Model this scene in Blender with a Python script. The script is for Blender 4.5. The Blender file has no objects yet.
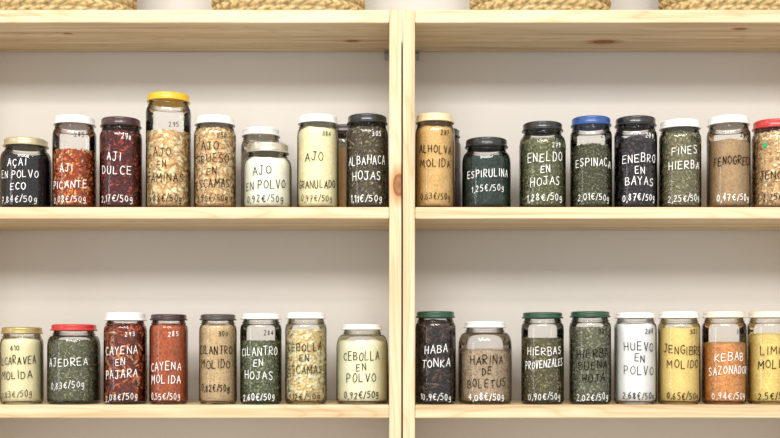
import bpy, bmesh, math, random
from mathutils import Vector, Matrix
random.seed(7)
scene = bpy.context.scene
try:
    scene.view_settings.view_transform = 'Standard'
    scene.view_settings.look = 'None'
except Exception: pass
COL = scene.collection
C = 2.0; F = 1111.0; S = C / F; EYE = 1.35; HZ = 350.0; VX = 400.0
DEPTH = 0.20
def PX(px, d=0): return (px - VX) * S * (1 + d / C)
def PZ(py, d=0): return EYE + (HZ - py) * S * (1 + d / C)

# ------------------------------------------------------------ materials
def new_mat(name):
    m = bpy.data.materials.new(name); m.use_nodes = True
    nt = m.node_tree; nt.nodes.clear()
    out = nt.nodes.new('ShaderNodeOutputMaterial')
    return m, nt, out
def N(nt, t, **kw):
    n = nt.nodes.new(t)
    for k, v in kw.items():
        if k in n.inputs.keys(): n.inputs[k].default_value = v
        else: setattr(n, k, v)
    return n
def rgba(c): return (c[0], c[1], c[2], 1)
def lin(r, g, b):
    f = lambda v: (v/255/12.92) if v/255 <= .04045 else ((v/255+.055)/1.055)**2.4
    return (f(r), f(g), f(b))
def ramp(nt, stops, interp='LINEAR'):
    n = nt.nodes.new('ShaderNodeValToRGB'); cr = n.color_ramp; cr.interpolation = interp
    while len(cr.elements) < len(stops): cr.elements.new(0.5)
    for e, (p, c) in zip(cr.elements, stops): e.position = p; e.color = rgba(c)
    return n
def simple(name, col, rough=.5, metal=0., coat=0., noise=0., spec=.5):
    m, nt, out = new_mat(name)
    b = N(nt, 'ShaderNodeBsdfPrincipled', Roughness=rough, Metallic=metal)
    b.inputs['Base Color'].default_value = rgba(col)
    b.inputs['Coat Weight'].default_value = coat
    b.inputs['Specular IOR Level'].default_value = spec
    if noise:
        tc = N(nt, 'ShaderNodeTexCoord'); nz = N(nt, 'ShaderNodeTexNoise', Scale=60., Detail=4.)
        nt.links.new(tc.outputs['Object'], nz.inputs['Vector'])
        r = ramp(nt, [(.3, tuple(v*(1-noise) for v in col)), (.7, tuple(min(1, v*(1+noise)) for v in col))])
        nt.links.new(nz.outputs['Fac'], r.inputs['Fac']); nt.links.new(r.outputs['Color'], b.inputs['Base Color'])
    nt.links.new(b.outputs[0], out.inputs[0])
    return m

def wood_mat(name, axis, knots=(), seed=0):
    m, nt, out = new_mat(name); L = nt.links.new
    tc = N(nt, 'ShaderNodeTexCoord')
    sc = [70, 70, 70]; sc[axis] = 2.2
    vec = tc.outputs['Object']
    for (kp, kr) in knots:
        vs = N(nt, 'ShaderNodeVectorMath', operation='SUBTRACT'); L(tc.outputs['Object'], vs.inputs[0]); vs.inputs[1].default_value = kp
        st = [1, 1, 1]; st[axis] = .45
        vm = N(nt, 'ShaderNodeVectorMath', operation='MULTIPLY'); L(vs.outputs[0], vm.inputs[0]); vm.inputs[1].default_value = st
        ln = N(nt, 'ShaderNodeVectorMath', operation='LENGTH'); L(vm.outputs[0], ln.inputs[0])
        mr = N(nt, 'ShaderNodeMapRange'); L(ln.outputs['Value'], mr.inputs['Value'])
        mr.inputs['From Min'].default_value = 0; mr.inputs['From Max'].default_value = kr*3.5
        mr.inputs['To Min'].default_value = .5; mr.inputs['To Max'].default_value = 0
        sc2 = N(nt, 'ShaderNodeVectorMath', operation='SCALE'); L(vs.outputs[0], sc2.inputs[0]); L(mr.outputs[0], sc2.inputs['Scale'])
        ad = N(nt, 'ShaderNodeVectorMath', operation='SUBTRACT'); L(vec, ad.inputs[0]); L(sc2.outputs[0], ad.inputs[1])
        vec = ad.outputs[0]
    mp = N(nt, 'ShaderNodeMapping'); mp.inputs['Scale'].default_value = sc; mp.inputs['Location'].default_value = (seed*3.1, seed*1.7, seed*2.3)
    L(vec, mp.inputs['Vector'])
    nz = N(nt, 'ShaderNodeTexNoise', Scale=1.0, Detail=5., Roughness=.6); L(mp.outputs[0], nz.inputs['Vector'])
    r = ramp(nt, [(.3, lin(188, 160, 120)), (.45, lin(212, 189, 151)), (.55, lin(221, 201, 166)), (.7, lin(228, 210, 179))])
    L(nz.outputs['Fac'], r.inputs['Fac'])
    sc3 = [10, 10, 10]; sc3[axis] = .9
    mp2 = N(nt, 'ShaderNodeMapping'); mp2.inputs['Scale'].default_value = sc3; mp2.inputs['Location'].default_value = (seed*1.3, seed*.7, seed*.3); L(vec, mp2.inputs['Vector'])
    n2 = N(nt, 'ShaderNodeTexNoise', Scale=1.3, Detail=2.); L(mp2.outputs[0], n2.inputs['Vector'])
    mm = N(nt, 'ShaderNodeMath', operation='MULTIPLY'); L(n2.outputs['Fac'], mm.inputs[0]); mm.inputs[1].default_value = 20
    fr = N(nt, 'ShaderNodeMath', operation='FRACT'); L(mm.outputs[0], fr.inputs[0])
    r2 = ramp(nt, [(0, (.84, .76, .65)), (.18, (.95, .93, .88)), (.6, (1, 1, 1)), (.92, (.94, .91, .86)), (1, (.85, .77, .67))]); L(fr.outputs[0], r2.inputs['Fac'])
    mx = N(nt, 'ShaderNodeMix', data_type='RGBA', blend_type='MULTIPLY'); mx.inputs[0].default_value = .85
    L(r.outputs[0], mx.inputs[6]); L(r2.outputs[0], mx.inputs[7])
    col = mx.outputs[2]
    for (kp, kr) in knots:
        vs = N(nt, 'ShaderNodeVectorMath', operation='SUBTRACT'); L(tc.outputs['Object'], vs.inputs[0]); vs.inputs[1].default_value = kp
        st = [1, 1, 1]; st[axis] = .55
        vm = N(nt, 'ShaderNodeVectorMath', operation='MULTIPLY'); L(vs.outputs[0], vm.inputs[0]); vm.inputs[1].default_value = st
        ln = N(nt, 'ShaderNodeVectorMath', operation='LENGTH'); L(vm.outputs[0], ln.inputs[0])
        mr = N(nt, 'ShaderNodeMapRange'); L(ln.outputs['Value'], mr.inputs['Value']); mr.inputs['From Max'].default_value = kr*2
        kc = ramp(nt, [(0, lin(140, 92, 54)), (.25, lin(188, 134, 90)), (.42, lin(150, 98, 60)), (.5, lin(224, 180, 136)), (1, (1, 1, 1))])
        L(mr.outputs[0], kc.inputs['Fac'])
        m2 = N(nt, 'ShaderNodeMix', data_type='RGBA', blend_type='MULTIPLY'); m2.inputs[0].default_value = 1
        L(col, m2.inputs[6]); L(kc.outputs[0], m2.inputs[7]); col = m2.outputs[2]
    b = N(nt, 'ShaderNodeBsdfPrincipled', Roughness=.55); L(col, b.inputs['Base Color'])
    bp = N(nt, 'ShaderNodeBump', Strength=.08, Distance=.001); L(nz.outputs['Fac'], bp.inputs['Height']); L(bp.outputs[0], b.inputs['Normal'])
    L(b.outputs[0], out.inputs[0]); return m

def glass_mat():
    m, nt, out = new_mat('jar_glass'); L = nt.links.new
    lw = N(nt, 'ShaderNodeLayerWeight', Blend=.5)
    tr = N(nt, 'ShaderNodeBsdfTransparent')
    cr = ramp(nt, [(0, (.995, .995, .993)), (.84, (.98, .98, .978)), (.95, (.88, .885, .88)), (1, (.66, .67, .66))])
    L(lw.outputs['Facing'], cr.inputs['Fac']); L(cr.outputs[0], tr.inputs['Color'])
    gl = N(nt, 'ShaderNodeBsdfGlossy', Roughness=.04); gl.inputs['Color'].default_value = (1, 1, 1, 1)
    fr = N(nt, 'ShaderNodeFresnel', IOR=1.48)
    tc = N(nt, 'ShaderNodeTexCoord'); nz = N(nt, 'ShaderNodeTexNoise', Scale=30., Detail=1.); L(tc.outputs['Object'], nz.inputs['Vector'])
    bp = N(nt, 'ShaderNodeBump', Strength=.10, Distance=.002); L(nz.outputs['Fac'], bp.inputs['Height']); L(bp.outputs[0], gl.inputs['Normal'])
    mx = N(nt, 'ShaderNodeMixShader'); L(fr.outputs[0], mx.inputs[0]); L(tr.outputs[0], mx.inputs[1]); L(gl.outputs[0], mx.inputs[2])
    L(mx.outputs[0], out.inputs[0]); return m
GLASS = glass_mat()

def content_mat(name, cols, scale, bump=.5, stretch=(1, 1, 1), seed=0, clump=.86):
    m, nt, out = new_mat(name); L = nt.links.new
    tc = N(nt, 'ShaderNodeTexCoord'); mp = N(nt, 'ShaderNodeMapping')
    mp.inputs['Scale'].default_value = stretch; mp.inputs['Location'].default_value = (seed*.37, seed*.21, seed*.53)
    mp.inputs['Rotation'].default_value = (seed*.3, seed*.5, 0)
    L(tc.outputs['Object'], mp.inputs['Vector'])
    v = N(nt, 'ShaderNodeTexVoronoi', Scale=scale); L(mp.outputs[0], v.inputs['Vector'])
    sp = N(nt, 'ShaderNodeSeparateColor'); L(v.outputs['Color'], sp.inputs[0])
    n = len(cols); r = ramp(nt, [(i/max(1, n-1)*.9+.05, c) for i, c in enumerate(cols)]); L(sp.outputs[0], r.inputs['Fac'])
    nz = N(nt, 'ShaderNodeTexNoise', Scale=45., Detail=4.); L(mp.outputs[0], nz.inputs['Vector'])
    r2 = ramp(nt, [(.34, (clump, clump, clump)), (.62, (1, 1, 1))]); L(nz.outputs['Fac'], r2.inputs['Fac'])
    mx = N(nt, 'ShaderNodeMix', data_type='RGBA', blend_type='MULTIPLY'); mx.inputs[0].default_value = 1
    L(r.outputs[0], mx.inputs[6]); L(r2.outputs[0], mx.inputs[7])
    b = N(nt, 'ShaderNodeBsdfPrincipled', Roughness=.85); L(mx.outputs[2], b.inputs['Base Color'])
    bp = N(nt, 'ShaderNodeBump', Strength=bump, Distance=.003); bp.invert = True
    L(v.outputs['Distance'], bp.inputs['Height']); L(bp.outputs[0], b.inputs['Normal'])
    L(b.outputs[0], out.inputs[0]); return m
def island_mat(name, cols, rough=.6):
    m, nt, out = new_mat(name); L = nt.links.new
    g = N(nt, 'ShaderNodeNewGeometry'); n = len(cols)
    r = ramp(nt, [(i/n, c) for i, c in enumerate(cols)], 'CONSTANT'); L(g.outputs['Random Per Island'], r.inputs['Fac'])
    b = N(nt, 'ShaderNodeBsdfPrincipled', Roughness=rough); L(r.outputs[0], b.inputs['Base Color'])
    L(b.outputs[0], out.inputs[0]); return m

# ------------------------------------------------------------ mesh helpers
def mk(name, verts, faces, mats, loc=(0, 0, 0), parent=None, smooth=True, midx=None):
    me = bpy.data.meshes.new(name); me.from_pydata(verts, [], faces)
    for mt in mats: me.materials.append(mt)
    if smooth: me.polygons.foreach_set('use_smooth', [True]*len(me.polygons))
    if midx: me.polygons.foreach_set('material_index', midx)
    me.update()
    o = bpy.data.objects.new(name, me); COL.objects.link(o); o.location = loc
    if parent: o.parent = parent
    return o
def lathe(prof, n=56):
    V = []; Fc = []; rings = []
    for i, (r, z) in enumerate(prof):
        if r < 1e-7: rings.append([len(V)]); V.append((0, 0, z))
        else:
            rings.append(list(range(len(V), len(V)+n)))
            for k in range(n):
                a = 2*math.pi*k/n; V.append((r*math.cos(a), r*math.sin(a), z))
    for i in range(len(rings)-1):
        A, B = rings[i], rings[i+1]
        if len(A) == 1 and len(B) == 1: continue
        for k in range(n):
            k2 = (k+1) % n
            if len(A) == 1: Fc.append((A[0], B[k2], B[k]))
            elif len(B) == 1: Fc.append((A[k], A[k2], B[0]))
            else: Fc.append((A[k], A[k2], B[k2], B[k]))
    return V, Fc
def box(name, x0, x1, y0, y1, z0, z1, mat, parent=None, bevel=.0012):
    c = Vector(((x0+x1)/2, (y0+y1)/2, (z0+z1)/2)); bm = bmesh.new(); bmesh.ops.create_cube(bm, size=1)
    bmesh.ops.scale(bm, vec=(x1-x0, y1-y0, z1-z0), verts=bm.verts)
    if bevel: bmesh.ops.bevel(bm, geom=bm.edges[:], offset=bevel, segments=2, affect='EDGES')
    me = bpy.data.meshes.new(name); bm.to_mesh(me); bm.free(); me.materials.append(mat)
    o = bpy.data.objects.new(name, me); COL.objects.link(o)
    if parent: o.parent = parent; o.location = c - parent.location
    else: o.location = c
    return o
def empty(name, loc, label, cat, group=None):
    e = bpy.data.objects.new(name, None); COL.objects.link(e); e.location = loc; e.empty_display_size = .03
    e['label'] = label; e['category'] = cat
    if group: e['group'] = group
    return e

# ------------------------------------------------------------ room
def wall_material():
    m, nt, out = new_mat('wall_paint'); L = nt.links.new
    tc = N(nt, 'ShaderNodeTexCoord'); nz = N(nt, 'ShaderNodeTexNoise', Scale=2.5, Detail=3.); L(tc.outputs['Object'], nz.inputs['Vector'])
    r = ramp(nt, [(.3, (.61, .58, .535)), (.7, (.64, .61, .565))]); L(nz.outputs['Fac'], r.inputs['Fac'])
    b = N(nt, 'ShaderNodeBsdfPrincipled', Roughness=.8); L(r.outputs[0], b.inputs['Base Color'])
    mp = N(nt, 'ShaderNodeMapping'); mp.inputs['Scale'].default_value = (2, 2, 60); L(tc.outputs['Object'], mp.inputs['Vector'])
    n2 = N(nt, 'ShaderNodeTexNoise', Scale=1.5, Detail=3.); L(mp.outputs[0], n2.inputs['Vector'])
    bp = N(nt, 'ShaderNodeBump', Strength=.12, Distance=.003); L(n2.outputs['Fac'], bp.inputs['Height']); L(bp.outputs[0], b.inputs['Normal'])
    L(b.outputs[0], out.inputs[0]); return m
w = box('wall_back', -2.6, 2.6, DEPTH+.002, DEPTH+.1, 0, 3.0, wall_material(), bevel=0); w['kind'] = 'structure'
f = box('floor', -2.6, 2.6, -4, DEPTH+.002, -.05, 0, simple('floor_tile', (.5, .46, .41), .5, noise=.1), bevel=0); f['kind'] = 'structure'

# ------------------------------------------------------------ shelving
T_TOP, T_MID, T_LOW = PZ(9.5), PZ(207), PZ(405)
TH_TOP, TH_MID, TH_LOW = 13*S, 11.5*S, 13*S
metal = simple('zinc_steel', (.42, .42, .43), .35, .9)
def unit(x0, x1, label, knot_right, seed):
    e = empty('shelving_unit', ((x0+x1)/2, DEPTH/2, 0), label, 'shelf', 'pine shelving units')
    t = 12*S
    h = T_TOP
    kp = []
    box('upright', x0, x0+t, 0, DEPTH, 0, h, wood_mat('pine_upright', 2, seed=seed), e)
    if knot_right:
        kz = PZ(185)-h/2
        kp = [((t/2-.004, -DEPTH/2, kz), .012)]
    box('upright', x1-t, x1, 0, DEPTH, 0, h, wood_mat('pine_upright', 2, kp, seed=seed+5), e)
    a, b = x0+t+.0004, x1-t-.0004; cx = (a+b)/2
    if knot_right:
        kt = [((PX(352, .1)-cx, .02, -TH_TOP/2), .006), ((PX(66, .06)-cx, -.03, -TH_TOP/2), .004)]
    else:
        kt = [((PX(606, .1)-cx, .025, -TH_TOP/2), .012), ((PX(742, .03)-cx, -.06, -TH_TOP/2), .006)]
    tops = [(T_TOP, TH_TOP, kt), (T_MID, TH_MID, []), (T_LOW, TH_LOW, []), (.90, .022, []), (.545, .022, []), (.19, .022, [])]
    for i, (zt, th, kn) in enumerate(tops):
        box('shelf_board', a, b, .0012, DEPTH-.001, zt-th, zt, wood_mat('pine_board', 0, kn, seed=seed+i*2+1), e)
    for sx, bx in ((1, a), (-1, b)):
        z = T_TOP-TH_TOP; th = .0012; wd = .018; ln = .017; y1 = DEPTH-.002
        prof = [(y1, z-ln), (y1-th, z-ln), (y1-th, z-th-.003), (y1-th-.003, z-th), (y1-wd, z-th), (y1-wd, z-.0002), (y1, z-.0002)]
        xa, xb = sorted((bx+sx*.002, bx+sx*.011)); V = []; Fc = []; k = len(prof)
        for xx in (xa, xb):
            for (yy, zz) in prof: V.append((xx-e.location.x, yy-e.location.y, zz))
        for j in range(k): Fc.append((j, (j+1) % k, k+(j+1) % k, k+j))
        Fc.append(tuple(range(k-1, -1, -1))); Fc.append(tuple(range(k, 2*k)))
        mk('corner_bracket', V, Fc, [metal], parent=e, smooth=False)
    return e
unit(PX(-70), PX(401.3), 'pale pine shelving unit with knotty upright holding spice jars', True, 1)
unit(PX(402.9), PX(870), 'pale pine shelving unit holding herb jars and straw baskets', False, 31)

# ------------------------------------------------------------ handwriting font
G = {
'A': [[(0,0),(.3,1),(.6,0)],[(.1,.36),(.5,.38)]],
'B': [[(.02,0),(0,1),(.4,.96),(.5,.76),(.36,.54),(.02,.5)],[(.36,.54),(.58,.3),(.46,.04),(.02,0)]],
'C': [[(.56,.85),(.36,1),(.12,.86),(0,.5),(.12,.13),(.36,0),(.58,.14)]],
'Ç': [[(.56,.85),(.36,1),(.12,.86),(0,.5),(.12,.13),(.36,0),(.58,.14)],[(.34,0),(.4,-.16),(.26,-.28)]],
'D': [[(0,0),(0,1),(.36,.92),(.56,.5),(.36,.08),(0,0)]],
'E': [[(.5,1),(0,.98),(0,0),(.52,.02)],[(0,.52),(.42,.52)]],
'F': [[(.5,1),(0,.98),(0,0)],[(0,.52),(.42,.52)]],
'G': [[(.56,.85),(.36,1),(.12,.86),(0,.5),(.12,.13),(.36,0),(.56,.14),(.56,.45),(.34,.45)]],
'H': [[(0,1),(0,0)],[(.54,1),(.54,0)],[(0,.5),(.54,.5)]],
'I': [[(.05,1),(.05,0)]],
'Í': [[(.05,.9),(.05,0)],[(.02,1.08),(.2,1.3)]],
'J': [[(.1,1),(.55,1)],[(.38,1),(.38,.2),(.25,0),(.08,.04),(0,.22)]],
'K': [[(0,1),(0,0)],[(.5,1),(0,.45),(.54,0)]],
'L': [[(0,1),(0,0),(.48,.02)]],
'M': [[(0,0),(.06,1),(.35,.4),(.64,1),(.7,0)]],
'N': [[(0,0),(0,1),(.54,0),(.54,1)]],
'O': [[(.3,1),(.08,.82),(0,.5),(.08,.16),(.3,0),(.52,.16),(.6,.5),(.52,.82),(.3,1)]],
'P': [[(0,0),(0,1),(.4,.95),(.52,.72),(.4,.5),(0,.45)]],
'Q': [[(.3,1),(.08,.82),(0,.5),(.08,.16),(.3,0),(.52,.16),(.6,.5),(.52,.82),(.3,1)],[(.35,.25),(.6,-.08)]],
'R': [[(0,0),(0,1),(.4,.95),(.52,.74),(.4,.52),(0,.46),(.54,0)]],
'S': [[(.5,.88),(.3,1),(.08,.9),(.04,.7),(.2,.54),(.42,.42),(.5,.24),(.4,.05),(.2,0),(0,.12)]],
'T': [[(0,1),(.58,1)],[(.29,1),(.29,0)]],
'U': [[(0,1),(0,.25),(.12,.03),(.3,0),(.46,.06),(.54,.25),(.54,1)]],
'V': [[(0,1),(.28,0),(.56,1)]],
'X': [[(0,1),(.54,0)],[(.54,1),(0,0)]],
'Y': [[(0,1),(.28,.5),(.56,1)],[(.28,.5),(.28,0)]],
'Z': [[(0,1),(.54,1),(0,0),(.56,0)]],
'0': [[(.25,1),(.05,.8),(0,.5),(.05,.2),(.25,0),(.45,.2),(.5,.5),(.45,.8),(.25,1)]],
'1': [[(0,.75),(.2,1),(.2,0)]],
'2': [[(.02,.8),(.22,1),(.44,.85),(.42,.6),(0,0),(.5,.02)]],
'3': [[(.02,.95),(.3,1),(.45,.8),(.35,.57),(.15,.52),(.4,.45),(.5,.25),(.35,.03),(0,.05)]],
'4': [[(.36,0),(.36,1),(0,.33),(.52,.33)]],
'5': [[(.46,1),(.06,1),(.03,.58),(.3,.62),(.48,.4),(.42,.1),(.2,0),(0,.08)]],
'6': [[(.42,.98),(.12,.7),(0,.32),(.12,.03),(.35,.02),(.48,.25),(.36,.48),(.08,.4)]],
'7': [[(0,1),(.48,1),(.16,0)],[(.12,.5),(.42,.52)]],
'8': [[(.25,.53),(.05,.75),(.25,1),(.45,.77),(.25,.53),(.02,.25),(.25,0),(.48,.25),(.25,.53)]],
'9': [[(.45,.7),(.25,.5),(.05,.62),(.05,.88),(.28,1),(.46,.85),(.44,.5),(.3,0)]],
',': [[(.1,.08),(.0,-.18)]],
'/': [[(0,-.05),(.4,1.05)]],
'€': [[(.56,.88),(.34,1),(.14,.8),(.1,.5),(.14,.2),(.34,0),(.56,.12)],[(-.02,.6),(.4,.6)],[(-.02,.42),(.38,.42)]],
'g': [[(.4,.6),(.2,.66),(.02,.5),(.04,.22),(.22,.14),(.4,.3),(.4,.62),(.4,-.15),(.2,-.32),(.02,-.22)]],
}
ADV = {'I': .42, 'Í': .42, 'M': 1.0, ',': .32, '/': .6, ' ': .42, '1': .46}
def text_strokes(s, rnd):
    x = 0; out = []
    for ch in s:
        if ch in G:
            jy = rnd.uniform(-.09, .09); sl = rnd.uniform(-.04, .09); sy = rnd.uniform(.87, 1.08); sxx = rnd.uniform(.9, 1.03)
            for pl in G[ch]: out.append([(x+(p[0]+rnd.uniform(-.015, .015))*sxx+sl*p[1], (p[1]+rnd.uniform(-.015, .015))*sy+jy) for p in pl])
        x += ADV.get(ch, .84)*rnd.uniform(.97, 1.04)
    return out, x-.26
def writing(lines, R, z_of, ink, parent, rnd):
    jar_slope = rnd.uniform(-.04, .07); jar_size = rnd.uniform(.92, 1.0)
    for ln in lines:
        V = []; Fc = []
        s, yp, hp = ln[:3]; xo = ln[3] if len(ln) > 3 else 0; fit = ln[4] if len(ln) > 4 else 1.0
        k_ = ln[5] if len(ln) > 5 else ink
        hp *= jar_size*.95
        st, wd = text_strokes(s, rnd)
        h = hp*S; maxw = 1.95*R*fit; sx = min(h*.95, maxw/wd)
        z0 = z_of(yp)-h/2; slope = jar_slope+rnd.uniform(-.02, .03); curve = rnd.uniform(-1., 1.); w = (.66 if hp > 6.6 else .52)*S*(1.0 if k_ == 'w' else 1.14)
        rr = R+.0005
        def P(u, z, k=0):
            a = u/R + xo
            return ((rr+k)*math.sin(a), -(rr+k)*math.cos(a), z)
        for pl in st:
            ww = w*rnd.uniform(.88, 1.12)
            pts = []
            for p in pl:
                u = (p[0]-wd/2)*sx; pts.append((u, z0+p[1]*h+slope*u+curve*u*u))
            for i, p in enumerate(pts):
                n = len(V)
                for j in range(6):
                    an = math.pi*2*j/6; V.append(P(p[0]+ww/2*math.cos(an), p[1]+ww/2*math.sin(an), .00006))
                Fc.append(tuple(range(n, n+6)))
                if i:
                    q = pts[i-1]; dx, dz = p[0]-q[0], p[1]-q[1]; l = math.hypot(dx, dz)
                    if l < 1e-6: continue
                    nx, nz = -dz/l*ww/2, dx/l*ww/2; ns = max(1, int(abs(dx)/.003))
                    for k in range(ns):
                        t0, t1 = k/ns, (k+1)/ns; n = len(V)
                        a = (q[0]+dx*t0, q[1]+dz*t0); b = (q[0]+dx*t1, q[1]+dz*t1)
                        V.extend([P(a[0]-nx, a[1]-nz), P(b[0]-nx, b[1]-nz), P(b[0]+nx, b[1]+nz), P(a[0]+nx, a[1]+nz)])
                        Fc.append((n, n+1, n+2, n+3))
        nm = 'handwritten_price' if '€' in s else ('handwritten_code' if s.isdigit() else 'handwritten_name')
        mk(nm, V, Fc, [INK_K if k_ == 'k' else INK_W], parent=parent, smooth=False)
INK_K = simple('black_marker_ink', (.003, .003, .004), 1., spec=0.)
INK_W = simple('white_marker_ink', (.95, .95, .93), 1., spec=.1)

# ------------------------------------------------------------ lids
LID = {
 'white': simple('white_lid', lin(234, 234, 231), .3, coat=.4), 'cream': simple('cream_lid', lin(226, 220, 202), .3, coat=.4),
 'black': simple('black_lid', lin(26, 27, 28), .28, coat=.6), 'darkred': simple('dark_red_lid', lin(58, 26, 30), .28, coat=.6),
 'brown': simple('dark_brown_lid', lin(52, 32, 30), .3, coat=.5), 'taupe': simple('dark_taupe_lid', lin(66, 58, 52), .3, coat=.5),
 'yellow': simple('yellow_lid', lin(224, 180, 36), .28, coat=.5), 'gold': simple('gold_lid', lin(186, 168, 112), .3, metal=.6),
 'palegold': simple('pale_gold_lid', lin(202, 190, 154), .3, metal=.5), 'green': simple('dark_green_lid', lin(24, 70, 48), .28, coat=.4),
 'blue': simple('blue_lid', lin(32, 76, 140), .28, coat=.5), 'red': simple('red_lid', lin(190, 46, 44), .28, coat=.5),
 'silver': simple('silver_lid', lin(202, 196, 178), .3, metal=.6),
 'beige': simple('beige_gold_lid', lin(216, 200, 160), .3, coat=.4),
}
# ------------------------------------------------------------ jar contents
def ell_template(nu=8, nv=5):
    V = [(0, 0, 1)]; Fc = []
    for i in range(1, nv):
        p = math.pi*i/nv
        for k in range(nu):
            a = 2*math.pi*k/nu; V.append((math.sin(p)*math.cos(a), math.sin(p)*math.sin(a), math.cos(p)))
    V.append((0, 0, -1)); n = len(V)
    for k in range(nu): Fc.append((0, 1+k, 1+(k+1) % nu)); Fc.append((n-1, n-1-nu+(k+1) % nu, n-1-nu+k))
    for i in range(nv-2):
        for k in range(nu):
            a = 1+i*nu+k; b = 1+i*nu+(k+1) % nu; Fc.append((a, a+nu, b+nu, b))
    return V, Fc
ET = ell_template(); DT = ell_template(6, 3)
ZB = .0062
def content_mesh(rad_at, z0, z1, rnd, mats, chunk=None, rough=.0015):
    inset = 0
    if chunk: inset = min(.004, chunk[2]*.65)
    RA = lambda z: rad_at(z)-inset
    n = 48; R1 = RA(z1)
    prof = [(0, z0), (RA(z0+.006)*.55, z0), (RA(z0+.006)-.004, z0), (RA(z0+.006)-.001, z0+.0025), (RA(z0+.006), z0+.006)]
    k = 16
    for i in range(1, k): z = z0+.006+(z1-.002-z0-.006)*i/k; prof.append((RA(z), z))
    prof += [(R1, z1-.002), (R1*.9, z1), (R1*.7, z1+.001), (R1*.45, z1+.0015), (R1*.2, z1+.002), (0, z1+.002)]
    V, Fc = lathe(prof, n)
    ph = rnd.uniform(0, 6.28); V2 = []
    for (x, y, z) in V:
        if z > z1-.004:
            a = math.atan2(y, x)
            z += rough*(math.sin(3*a+ph)+.6*math.sin(7*a+2*ph))*(math.hypot(x, y)/R1) + rnd.uniform(-.4, .4)*rough
        V2.append((x, y, z))
    mi = [0]*len(Fc)
    if chunk:
        kind, cnt, sz = chunk
        TV, TF = (DT if kind == 'flake' else ET)
        for c in range(cnt):
            s = rnd.uniform(.6, 1.35)
            if kind == 'flake': d = (sz*s, sz*s*rnd.uniform(.4, .95), sz*.18)
            elif kind == 'bean': d = (sz*s, sz*s*.36, sz*s*.34)
            elif kind == 'chili': d = (sz*s*1.1, sz*s*.25, sz*s*.24)
            elif kind == 'leaf': d = (sz*s, sz*s*rnd.uniform(.25, .55), sz*.14)
            else: d = (sz*(.8+.2*s), sz*(.75+.2*s), sz*(.75+.2*s))
            mx = max(d); zc = rnd.uniform(z0+mx*.6, z1)
            if rnd.random() < .12:
                Rt = rad_at(z1)
                rr = (Rt-mx*.8)*math.sqrt(rnd.random()); a = rnd.uniform(0, 6.283)
                p = Vector((rr*math.cos(a), rr*math.sin(a), z1+rnd.uniform(-.001, .0025)))
                M = Matrix.Rotation(rnd.uniform(0, 6.28), 3, 'Z') @ Matrix.Rotation(rnd.uniform(-.6, .6), 3, 'X')
            else:
                a = rnd.uniform(0, 6.283); rad = rad_at(zc)-min(d)-rnd.uniform(0, inset*.8)
                p = Vector((rad*math.cos(a), rad*math.sin(a), zc))
                if p.z+mx*.3 > z1: p.z -= mx*.3
                til = .8 if kind in ('flake', 'leaf') else .3
                M = Matrix.Rotation(a, 3, 'Z') @ Matrix.Rotation(math.pi/2+rnd.uniform(-til, til), 3, 'Y') @ Matrix.Rotation(rnd.uniform(-til, til), 3, 'X') @ Matrix.Rotation(rnd.uniform(0, 6.28), 3, 'Z')
            nb = len(V2); bend = rnd.uniform(-.35, .35)
            for (x, y, z) in TV:
                yy = y; w_ = 1.0; zz = z
                if kind == 'chili': w_ = 1-.4*x; yy = y+bend*(x*x)*2.4
                if kind in ('flake', 'leaf'): zz = z+bend*4*x*x
                q = p + M @ Vector((x*d[0], yy*d[1]*w_, zz*d[2]*w_))
                h = math.hypot(q.x, q.y); lim = rad_at(max(q.z, z0+.006))+.0004
                if h > lim: q.x *= lim/h; q.y *= lim/h
                if q.z < z0: q.z = z0
                V2.append(tuple(q))
            for t in TF: Fc.append(tuple(nb+i for i in t)); mi.append(1)
    return V2, Fc, mi

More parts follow.
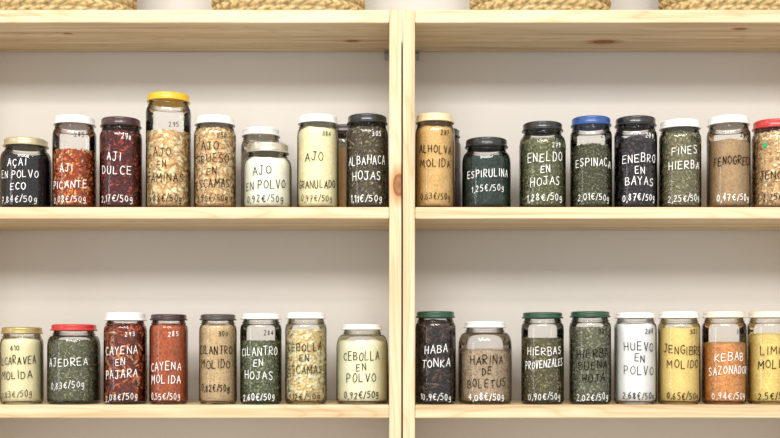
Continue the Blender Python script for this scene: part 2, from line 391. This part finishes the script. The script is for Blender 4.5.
cnt = [0]
BR = 1.08
def jar(xl, xr, ytop, fill, lid, label, cols, scale, ink, lines, shelf, style='tall', lidpx=8.3, d=None, chunk=None, chunkcols=None, bump=.5, group=None, sticker=None, clump=.88):
    cnt[0] += 1; rnd = random.Random(cnt[0]*13+5)
    zs = T_MID if shelf == 'm' else T_LOW
    wpx = xr-xl
    if d is None:
        R = wpx*S*1.025/2; d = R+.010; R = wpx*S*(1+d/C)/2
    else: R = wpx*S*(1+d/C)/2
    R -= .0004
    cx = PX((xl+xr)/2, d); zt = PZ(ytop, d-R+.004); H = zt-zs
    e = empty('spice_jar', (cx, d, zs), label, 'jar', group or ('spice jars on the upper shelf' if shelf == 'm' else 'spice jars on the lower shelf'))
    lh = lidpx*S*1.02
    if style == 'tall': rn = R*.86; sh = .014; rl = R*.93
    elif style == 'squat': rn = R*.77; sh = .022; rl = R*.85
    else: rn = R*.70; sh = .026; rl = R*.76
    ztop = H-.0018; zn = H-lh-.0015
    prof = [(0, ZB-.0012), (R*.45, ZB-.0016), (R*.75, .0022), (R-.009, .0002), (R-.006, .0), (R-.0025, .0012), (R-.0008, .0035), (R, .008)]
    zb = zn-sh-.0065
    for i in range(1, 6): prof.append((R, .008+(zb-.008)*i/5))
    for i in range(1, 9):
        t = i/8; a = t*math.pi/2
        prof.append((rn+.0006+(R-rn-.0006)*max(0, math.cos(a))**.8 if t < 1 else rn+.0006, zb+sh*math.sin(a)))
    zq = zb+sh
    prof += [(rn, zq+.0006), (rn+.0018, zq+.0014), (rn+.0023, zq+.0024), (rn+.001, zq+.0034), (rn-.0008, zq+.0040), (rn+.0004, zq+.0048), (rn+.0008, zq+.0055), (rn-.0006, zq+.0062), (rn-.0008, zn+.001), (rn, zn+.002), (rn-.0008, zn+lh*.5), (rn-.001, ztop-.002), (rn-.0035, ztop-.002)]
    V, Fc = lathe(prof); mk('glass_jar', V, Fc, [GLASS], parent=e)
    lp = [(rn+.0006, H-lh+.0012), (rl+.0004, H-lh), (rl+.0017, H-lh+.0007), (rl+.0019, H-lh+.0019), (rl+.0012, H-lh+.0030), (rl-.0002, H-lh+.0038), (rl-.0004, H-lh+.0048), (rl-.0004, H-.0042), (rl-.0002, H-.0030), (rl-.0006, H-.0014), (rl-.0022, H-.0002), (rl-.0045, H), (rl-.0062, H-.0004), (rl-.0075, H-.0012), (rl*.45, H-.0010), (0, H-.0008)]
    V, Fc = lathe(lp, 72)
    V2, F2 = lathe([(rn+.0006, H-lh+.0012), (rn+.0005, H-.0016), (0, H-.0017)], 72); nb_ = len(V)
    V += V2; Fc += [tuple(nb_+i for i in reversed(t)) for t in F2]
    V = [((x*(1+.006*math.cos(24*math.atan2(y, x))), y*(1+.006*math.cos(24*math.atan2(y, x))), z) if (H-lh+.0036 < z < H-.004 and math.hypot(x, y) > rl-.001) else (x, y, z)) for (x, y, z) in V]
    bm = bmesh.new(); me = bpy.data.meshes.new('lid'); me.from_pydata(V, [], Fc); bm.from_mesh(me)
    bmesh.ops.remove_doubles(bm, verts=bm.verts, dist=1e-6); bm.to_mesh(me); bm.free()
    me.materials.append(LID[lid]); me.polygons.foreach_set('use_smooth', [True]*len(me.polygons))
    o = bpy.data.objects.new('lid', me); COL.objects.link(o); o.parent = e
    IN = .0022
    def rad_at(z):
        if z <= zb: return R-IN
        if z >= zb+sh: return rn-IN
        a = math.asin(min(1, (z-zb)/sh)); return rn+(R-rn)*max(0, math.cos(a))**.8-IN
    fz = min(PZ(fill, d-R+.004)-zs, zb+sh*.97)
    br = lambda c: tuple(min(.9, v*BR) for v in c)
    mats = [content_mat('contents_'+str(cnt[0]).zfill(2), [br(c) for c in cols], scale, bump, seed=cnt[0], clump=clump)]  # under chunks, the darker body colour stands in for shadow in the gaps
    if chunk: mats.append(island_mat('chunks_'+str(cnt[0]).zfill(2), [br(c) for c in (chunkcols or cols)]))
    V, Fc, mi = content_mesh(rad_at, ZB, fz, rnd, mats, chunk, .0012)
    mk('spice_contents', V, Fc, mats, parent=e, midx=mi)
    if lines:
        zof = lambda yp: PZ(yp, .012)-zs
        ls = []
        for l in lines:
            top = zof(l[1])+l[2]*S/2
            if top > zb+.002: l = (l[0], HZ-((zb+.002-l[2]*S/2)+zs-EYE)/S, l[2]) + tuple(l[3:])
            ls.append(l)
        writing(ls, R, zof, ink, e, rnd)
    if sticker:
        a0, yp, rad, col = sticker; zc = PZ(yp, .01)-zs; V = []; n = 24
        V.append(((R+.0004)*math.sin(a0), -(R+.0004)*math.cos(a0), zc))
        for j in range(n):
            an = 2*math.pi*j/n; a = a0+rad*math.cos(an)/R; V.append(((R+.0004)*math.sin(a), -(R+.0004)*math.cos(a), zc+rad*math.sin(an)))
        mk('round_sticker', V, [(0, 1+j, 1+(j+1) % n) for j in range(n)], [simple('green_sticker', col, .5)], parent=e)
    return e
L_ = lin
def pr(t, y, c=None, fit=.84, h=7.2):
    return (t, y, h, 0, fit, c) if c else (t, y, h, 0, fit)
# ---- upper shelf, first bay
jar(1, 51, 136, 155, 'palegold', 'squat glass jar of black powder with pale gold lid', [L_(14,14,16), L_(36,32,36), L_(20,20,22)], 300, 'w', [('AÇAÍ', 162, 8.5, -.05, .62), ('EN POLVO', 174, 8, 0, .9), ('ECO', 186, 8, 0, .4), pr('7,84€/50g', 199)], 'm', 'squat', 7.5)
jar(53, 96, 114, 149, 'white', 'tall glass jar of orange red chilli flakes with white lid', [L_(130,50,18), L_(170,80,30)], 300, 'w', [('285', 133, 5, .5, .3, 'k'), ('AJI', 168, 8.5, -.1, .35), ('PICANTE', 184, 8.5, 0, .9), pr('2,08€/50g', 199)], 'm', chunk=('flake', 1350, .0036), chunkcols=[L_(182,66,22), L_(230,150,64), L_(196,88,34), L_(242,208,134), L_(132,38,16), L_(210,110,42)])
jar(100, 142, 116, 131, 'darkred', 'tall glass jar of dark red dried pepper with dark red lid', [L_(60,10,10), L_(100,22,16)], 260, 'w', [('298', 134, 5, .5, .3), ('AJI', 156, 9, -.1, .4), ('DULCE', 170, 9, 0, .85), pr('2,17€/50g', 198)], 'm', bump=.9, chunk=('flake', 1000, .0040), chunkcols=[L_(80,16,14), L_(144,38,24), L_(108,24,18), L_(176,70,48)])
jar(146, 191, 91, 130, 'yellow', 'tallest glass jar of beige garlic flakes with yellow lid', [L_(190,154,104), L_(212,180,132)], 200, 'k', [('295', 124, 5, .45, .3), ('AJO', 152, 9, -.1, .5), ('EN', 164, 8, -.1, .3), ('LAMINAS', 177, 9, 0, .92), pr('0,88€/50g', 198, 'k')], 'm', 'tall', 7.5, chunk=('flake', 1050, .0056), chunkcols=[L_(240,214,166), L_(250,234,200), L_(224,190,138), L_(244,222,178), L_(212,174,120)])
jar(194, 236, 114, 126, 'white', 'tall glass jar of coarse beige garlic pieces with white lid', [L_(190,154,106), L_(212,180,134)], 260, 'k', [('250', 131, 5, .5, .3), ('AJO', 146, 9, -.1, .5), ('GRUESO', 158, 9, 0, .85), ('EN', 171, 8, 0, .3), ('ESCAMAS', 183, 9, 0, .92), pr('0,90€/50g', 198)], 'm', chunk=('flake', 1400, .0043), chunkcols=[L_(236,208,160), L_(248,230,192), L_(222,186,134), L_(240,214,168), L_(208,170,118)])
jar(241, 281, 126, 150, 'white', 'glass jar with white lid standing behind a short jar', [L_(226,210,178), L_(240,226,196)], 900, 'k', [], 'm', d=.150)
jar(243, 292, 141, 156, 'silver', 'short glass jar of white powder with silvery lid', [L_(246,236,214), L_(250,242,224)], 700, 'k', [('AJO', 168, 9.5, -.12, .5), ('EN POLVO', 184, 9, 0, .92), pr('0,92€/50g', 198)], 'm', 'squat', 9.5, bump=.12, clump=.94)
jar(297, 339, 113, 122, 'white', 'tall glass jar of cream granules with white lid', [L_(240,216,170), L_(252,236,200), L_(246,224,182)], 420, 'k', [('384', 128, 5, .5, .3), ('AJO', 156, 10, -.12, .5), ('GRANULADO', 184, 9, 0, 1.02), pr('0,97€/50g', 198)], 'm', bump=.3, clump=.93)
jar(324, 364, 124, 146, 'brown', 'glass jar with dark lid tucked behind two others', [L_(206,162,102), L_(222,184,126)], 800, 'k', [], 'm', d=.145)
jar(346, 388.4, 113, 123, 'black', 'tall glass jar of grey green dried basil with black lid', [L_(66,58,40), L_(104,92,66)], 300, 'w', [('305', 128, 5, .5, .3), ('ALBAHACA', 160, 9, 0, 1), ('HOJAS', 175, 9, 0, .72), pr('1,11€/50g', 198)], 'm', bump=1, chunk=('leaf', 1500, .0034), chunkcols=[L_(92,84,58), L_(128,116,86), L_(74,66,46), L_(166,152,118), L_(108,100,72)])
# ---- upper shelf, second bay
jar(415, 455, 112, 122, 'beige', 'tall glass jar of golden mustard coloured powder with beige lid', [L_(194,158,98), L_(216,184,122), L_(206,172,110)], 400, 'k', [('287', 127, 5, .5, .3), ('ALHOLVA', 149, 9, 0, .92), ('MOLIDA', 163, 9, 0, .85), pr('0,63€/50g', 196)], 'm', bump=.3)
jar(424, 461, 127, 142, 'black', 'glass jar with black lid tucked behind another jar', [L_(96,70,44), L_(120,92,60)], 600, 'w', [], 'm', d=.145)
jar(462, 511, 136, 155, 'black', 'short glass jar of green black powder with black lid', [L_(12,32,26), L_(50,74,60), L_(20,44,36)], 260, 'w', [('ESPIRULINA', 173, 8.5, 0, .95), pr('1,25€/50g', 188, fit=.72)], 'm', 'squat', 8.5, bump=.5, clump=.7)
jar(519, 566, 120, 138, 'black', 'glass jar of green dried dill with black lid', [L_(84,88,54), L_(118,120,80)], 330, 'w', [('279', 137, 5, .5, .3), ('ENELDO', 157, 9.5, 0, .8), ('EN', 169, 7.5, 0, .3), ('HOJAS', 181, 9, 0, .68), pr('1,28€/50g', 197, 'w')], 'm', 'squat', 8, bump=.8, chunk=('leaf', 1700, .0032), chunkcols=[L_(112,114,70), L_(142,142,96), L_(90,94,58), L_(162,158,116)])
jar(570, 612, 115, 144, 'blue', 'tall glass jar of dark olive spinach flakes with blue lid', [L_(56,60,36), L_(90,92,62)], 300, 'w', [('291', 130, 5, .5, .3, 'k'), ('ESPINACA', 162, 9, 0, .96), pr('2,01€/50g', 197)], 'm', bump=.8, chunk=('flake', 1500, .0030), chunkcols=[L_(82,86,52), L_(108,108,72), L_(64,68,42), L_(128,126,92)])
jar(614, 657, 115, 137, 'black', 'tall glass jar of dark juniper berries with black lid', [L_(14,11,13), L_(24,20,22)], 200, 'w', [('299', 131, 5, .5, .3), ('ENEBRO', 158, 9, 0, .85), ('EN', 170, 7.5, 0, .3), ('BAYAS', 181, 9, 0, .7), pr('0,87€/50g', 197)], 'm', chunk=('berry', 600, .0042), chunkcols=[L_(40,36,46), L_(62,56,68), L_(78,62,62), L_(50,42,50)])
jar(659, 701, 118, 131, 'white', 'tall glass jar of grey green fine herbs with white lid', [L_(104,100,70), L_(132,128,94)], 320, 'w', [('292', 134, 5, .5, .3, 'k'), ('FINES', 150, 9, 0, .72), ('HIERBA', 165, 9, 0, .84), pr('2,25€/50g', 198, 'w')], 'm', bump=.8, chunk=('leaf', 1700, .0031), chunkcols=[L_(134,130,94), L_(158,152,116), L_(114,110,78), L_(176,168,136)])
jar(707, 750, 114, 139, 'white', 'tall glass jar of brown ground fenugreek with white lid', [L_(154,126,90), L_(182,154,114), L_(168,140,102)], 400, 'k', [('282', 131, 5, .5, .3), ('FENOGRECO', 160, 9, 0, 1.02), pr('0,47€/50g', 197, 'w')], 'm', bump=.3)
jar(752, 796, 118, 129, 'red', 'tall glass jar of beige roots with red lid and green sticker', [L_(186,150,102), L_(214,182,134)], 260, 'k', [('JENGIBRE', 175, 9, 0, .98), pr('2,25€/50g', 197)], 'm', chunk=('flake', 1200, .0042), chunkcols=[L_(230,204,160), L_(244,228,192), L_(206,172,124), L_(164,134,96)], sticker=(-.72, 144, .0042, L_(20,170,90)))
# ---- lower shelf, first bay
jar(1, 43, 327, 338, 'gold', 'short glass jar of pale cream powder with gold lid', [L_(230,218,176), L_(242,232,196)], 700, 'k', [('410', 343, 6, 0, .35), ('ALCARAVEA', 360, 9, 0, 1.02), ('MOLIDA', 375, 9, 0, .8), pr('0,83€/50g', 394)], 'l', 'tall', 6.5, bump=.2, clump=.92)
jar(48, 100, 324, 341, 'red', 'squat glass jar of grey green savory leaves with red lid', [L_(92,94,68), L_(122,122,92)], 300, 'w', [('AJEDREA', 362, 9, 0, .9), pr('0,83€/50g', 385, fit=.7)], 'l', 'squat', 6.5, bump=.9, chunk=('leaf', 1700, .0033), chunkcols=[L_(116,116,86), L_(142,140,108), L_(96,98,72), L_(164,160,130)])
jar(104, 147, 312, 320, 'white', 'tall glass jar of whole dried red cayenne chillies', [L_(84,32,16), L_(120,50,26)], 200, 'w', [('293', 330, 5, .45, .3), ('CAYENA', 350, 9, 0, .82), ('EN', 362, 7.5, 0, .3), ('PAJARA', 374, 9, 0, .8), pr('2,08€/50g', 397)], 'l', chunk=('chili', 560, .0080), chunkcols=[L_(156,58,28), L_(208,114,58), L_(120,40,22), L_(224,172,110), L_(180,78,38), L_(98,32,20)])
jar(149.5, 188, 314, 324, 'brown', 'tall glass jar of rust orange ground cayenne with brown lid', [L_(150,70,32), L_(194,104,54), L_(170,84,42)], 340, 'w', [('285', 329, 5.5, .45, .35), ('CAYENA', 366, 9, 0, .86), ('MOLIDA', 379, 9, 0, .86), pr('0,55€/50g', 396, 'w')], 'l', lidpx=6, bump=.35)
jar(199, 237, 314, 325, 'taupe', 'tall glass jar of khaki ground coriander with dark lid', [L_(182,156,114), L_(212,188,146), L_(196,172,130)], 400, 'k', [('300', 331, 5, .45, .3), ('CILANTRO', 350, 9, 0, 1), ('MOLIDO', 364, 9, 0, .86), pr('0,82€/50g', 388)], 'l', lidpx=6, bump=.3)
jar(240, 282, 313, 342, 'white', 'tall glass jar of green dried coriander leaves with white lid', [L_(76,86,54), L_(106,114,78)], 300, 'w', [('284', 328, 5, .5, .3, 'k'), ('CILANTRO', 351, 9, 0, .98), ('EN', 363, 7.5, 0, .3), ('HOJAS', 375, 9, 0, .72), pr('2,60€/50g', 397, 'w')], 'l', lidpx=6, bump=.8, chunk=('flake', 1300, .0036), chunkcols=[L_(108,118,78), L_(138,144,106), L_(88,98,64), L_(158,160,126)])
jar(285, 327, 312, 331, 'white', 'tall glass jar of pale yellow onion flakes with white lid', [L_(210,184,128), L_(224,202,148)], 220, 'k', [('CEBOLLA', 347, 9, 0, .92), ('EN', 358, 8, 0, .3), ('ESCAMAS', 370, 9, 0, .92), pr('1,12€/50g', 397)], 'l', lidpx=6.5, chunk=('flake', 1100, .0054), chunkcols=[L_(242,222,174), L_(252,242,210), L_(224,198,140), L_(246,230,188)])
jar(336, 388.3, 324, 341, 'white', 'squat glass jar of cream onion powder with white lid', [L_(246,230,194), L_(252,240,210)], 800, 'k', [('CEBOLLA', 356, 9, 0, .74), ('EN', 367, 8, 0, .25), ('POLVO', 378, 9, 0, .6), pr('0,92€/50g', 395, fit=.72)], 'l', 'shoulder', 5.5, bump=.12, clump=.93)
# ---- lower shelf, second bay
jar(415.2, 456, 311, 319, 'green', 'tall glass jar of black tonka beans with green lid', [L_(16,11,10), L_(26,18,16)], 200, 'w', [('HABA', 349, 9, 0, .64), ('TONKA', 363, 9, 0, .78), pr('10,9€/50g', 397)], 'l', lidpx=6.5, chunk=('bean', 420, .0090), chunkcols=[L_(44,30,28), L_(78,56,48), L_(58,42,38), L_(98,74,62)])
jar(458, 512, 321, 350, 'white', 'squat glass jar of brown mushroom flour with white lid', [L_(150,128,102), L_(196,176,148), L_(172,150,122)], 300, 'k', [('HARINA', 360, 9, 0, .7), ('DE', 371, 7.5, 0, .22), ('BOLETUS', 383, 9, 0, .78), pr('4,08€/50g', 397, 'w', .72)], 'l', 'shoulder', 6.5, bump=.4)
jar(521, 564, 312, 339, 'green', 'tall glass jar of mixed green dried herbs', [L_(84,80,48), L_(112,106,68)], 300, 'w', [('HIERBAS', 351, 9, 0, .88), ('PROVENZALES', 364, 8.5, 0, 1.02), pr('0,90€/50g', 396, 'w')], 'l', lidpx=6, bump=.9, chunk=('leaf', 1700, .0034), chunkcols=[L_(116,110,68), L_(144,134,90), L_(94,92,56), L_(164,152,110)])
jar(569, 611, 311, 328, 'green', 'tall glass jar of grey green mint leaves with green lid', [L_(92,94,70), L_(118,118,92)], 300, 'k', [('320', 329, 5, .5, .3), ('HIERBA', 353, 9.5, 0, .88), ('BUENA', 365, 9, 0, .75), ('HOJA', 378, 9, 0, .6), pr('2,02€/50g', 397, 'w')], 'l', lidpx=6, bump=.8, chunk=('flake', 1500, .0031), chunkcols=[L_(132,134,106), L_(154,154,124), L_(116,118,92), L_(170,168,140)])
jar(614, 656.5, 312, 324, 'white', 'tall glass jar of white egg powder with white lid', [L_(250,244,230), L_(253,249,238)], 1100, 'k', [('288', 331, 5, .5, .3), ('HUEVO', 346, 9, 0, .76), ('EN', 358, 8, 0, .28), ('POLVO', 370, 9, 0, .76), pr('2,68€/50g', 396)], 'l', lidpx=6, bump=.08, clump=.95)
jar(657.8, 700, 311, 328, 'white', 'tall glass jar of yellow ground ginger with white lid', [L_(226,198,122), L_(240,216,146)], 600, 'k', [('321', 330, 5, .5, .3), ('JENGIBRE', 350, 9, 0, 1.02), ('MOLIDO', 364, 9, 0, .84), pr('0,65€/50g', 396)], 'l', lidpx=7, bump=.2, clump=.92)
jar(702, 746, 311, 343, 'cream', 'tall glass jar of orange seasoning powder with cream lid', [L_(200,138,72), L_(228,172,104), L_(190,122,62)], 360, 'w', [('303', 330, 5, .5, .3, 'k'), ('KEBAB', 357, 9, 0, .8), ('SAZONADOR', 370, 8.5, 0, 1.02), pr('0,94€/50g', 396)], 'l', lidpx=6.5, bump=.35)
jar(747.6, 790, 311, 334, 'cream', 'tall glass jar of yellow lemon coloured granules with pale lid', [L_(226,196,112), L_(242,220,146)], 360, 'k', [('LIMON', 350, 9, 0, .74), ('MOLIDO', 364, 9, 0, .84), pr('2,5€/50g', 396)], 'l', lidpx=6.5, bump=.4)

# ------------------------------------------------------------ straw baskets
def straw():
    m, nt, out = new_mat('palm_straw'); L = nt.links.new
    tc = N(nt, 'ShaderNodeTexCoord'); nz = N(nt, 'ShaderNodeTexNoise', Scale=120., Detail=4.); L(tc.outputs['Object'], nz.inputs['Vector'])
    r = ramp(nt, [(.3, lin(158, 132, 84)), (.5, lin(204, 178, 124)), (.7, lin(226, 204, 154))]); L(nz.outputs['Fac'], r.inputs['Fac'])
    at = N(nt, 'ShaderNodeAttribute', attribute_name='weave_shade')
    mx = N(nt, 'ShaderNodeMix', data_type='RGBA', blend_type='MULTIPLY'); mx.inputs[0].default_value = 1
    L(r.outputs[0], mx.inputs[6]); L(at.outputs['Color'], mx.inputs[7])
    b = N(nt, 'ShaderNodeBsdfPrincipled', Roughness=.7); L(mx.outputs[2], b.inputs['Base Color']); L(b.outputs[0], out.inputs[0]); return m
STRAW = straw()
def basket(xl, xr, label):
    a = (xr-xl)*S*1.05/2-.005; b_ = .088; hgt = .17; n = 480
    cx = PX((xl+xr)/2, .1)
    e = empty('straw_basket', (cx, .1, T_TOP), label, 'basket', 'woven straw baskets on the top shelf')
    V = []; Fc = []; prof = []; W = []
    for i in range(8): prof.append((.1+.78*i/7, 0, 0))
    for i in range(1, 13):
        t = i/12*math.pi/2; prof.append((.88+.1*math.sin(t), .016*(1-math.cos(t)), .3+.7*i/12))
    k = 90
    for i in range(1, k+1):
        t = i/k; prof.append((.98+.03*math.sin(t*math.pi*.5), .016+(hgt-.016)*t, 1))
    for i in range(0, 20):
        t = 1-i/19; prof.append((.93+.02*t, .008+(hgt-.008)*t, -1))
    prof.append((.5, .006, -1))
    for (s, z, w) in prof:
        for j in range(n):
            th = 2*math.pi*j/n; off = 0; col = 1
            if w > 0:
                # plaited braid: each coil is crossed by slanted overlapping strands
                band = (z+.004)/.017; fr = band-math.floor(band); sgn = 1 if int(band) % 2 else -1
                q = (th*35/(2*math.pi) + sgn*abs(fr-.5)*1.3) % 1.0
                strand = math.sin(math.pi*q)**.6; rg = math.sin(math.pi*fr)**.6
                off = w*(.0030*strand*rg + .0034*rg); col = .32+.68*strand*min(1, rg*1.2+.1)  # col paints shade into the gaps between strands and coils
            V.append(((a*s+off)*math.cos(th), (b_*s+off)*math.sin(th), z)); W.append(col)
    for i in range(len(prof)-1):
        for j in range(n):
            j2 = (j+1) % n; Fc.append((i*n+j, i*n+j2, (i+1)*n+j2, (i+1)*n+j))
    c = len(V); V.append((0, 0, 0)); W.append(1)
    for j in range(n): Fc.append((c, (j+1) % n, j))
    c2 = len(V); V.append((0, 0, .006)); W.append(1); bs = (len(prof)-1)*n
    for j in range(n): Fc.append((c2, bs+j, bs+(j+1) % n))
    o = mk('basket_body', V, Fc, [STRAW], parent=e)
    at = o.data.attributes.new('weave_shade', 'FLOAT_COLOR', 'POINT')
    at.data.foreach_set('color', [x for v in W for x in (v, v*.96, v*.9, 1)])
    for sx in (-1, 1):
        V = []; Fc = []; m = 26; q = 8
        for i in range(m+1):
            t = math.pi*i/m; c = Vector((sx*a*.97, .04*math.cos(t), hgt-.022+.05*math.sin(t)))
            tg = Vector((0, -math.sin(t)*.04, math.cos(t)*.05)).normalized(); n1 = Vector((1, 0, 0)); n2 = tg.cross(n1)
            for j in range(q):
                an = 2*math.pi*j/q; rr = .0045+.0008*math.sin(2*an+i*1.2)
                V.append(tuple(c+n1*rr*math.cos(an)+n2*rr*math.sin(an)))
        for i in range(m):
            for j in range(q): Fc.append((i*q+j, i*q+(j+1) % q, (i+1)*q+(j+1) % q, (i+1)*q+j))
        h = mk('rope_handle', V, Fc, [STRAW], parent=e)
        at = h.data.attributes.new('weave_shade', 'FLOAT_COLOR', 'POINT'); at.data.foreach_set('color', [1.0]*(4*len(V)))
basket(-20, 137, 'oval woven palm straw basket standing on the pine shelf')
basket(211, 366, 'oval woven palm straw basket standing on the pine shelf')
basket(469, 611, 'oval woven palm straw basket standing on the pine shelf')
basket(659, 800, 'oval woven palm straw basket standing on the pine shelf')

# ------------------------------------------------------------ light, camera
wd = bpy.data.worlds.new('World'); scene.world = wd; wd.use_nodes = True
bg = wd.node_tree.nodes['Background']; bg.inputs[0].default_value = (1.0, .975, .94, 1); bg.inputs[1].default_value = .97
def area(name, loc, tgt, sx, sy, en, col=(1, .97, .93)):
    l = bpy.data.lights.new(name, 'AREA'); l.shape = 'RECTANGLE'; l.size = sx; l.size_y = sy; l.energy = en; l.color = col
    o = bpy.data.objects.new(name, l); COL.objects.link(o); o.location = loc
    o.rotation_euler = (Vector(tgt)-Vector(loc)).to_track_quat('-Z', 'Y').to_euler(); return o
area('ceiling_panel_light', (-.2, -3.3, 3.25), (0, .1, 1.4), 3.4, .7, 118)
area('streak_softbox', (-3.8, -2.6, 1.75), (0, .1, 1.5), .8, 1.5, 11, (1, .985, .96))  # added softbox off to the side, for soft vertical streaks on the glass
for sxp in (-1.1, -.35, .4, 1.15):
    area('ceiling_spot', (sxp, -1.7, 2.8), (sxp*.5, .1, 1.5), .1, .1, 3.4)

cam = bpy.data.cameras.new('camera'); co = bpy.data.objects.new('camera', cam); COL.objects.link(co)
co.location = (0, -C, EYE); co.rotation_euler = (math.pi/2, 0, 0)
cam.sensor_width = 36; cam.lens = F/780*36; cam.shift_x = -10/780; cam.shift_y = (HZ-219)/780
scene.camera = co
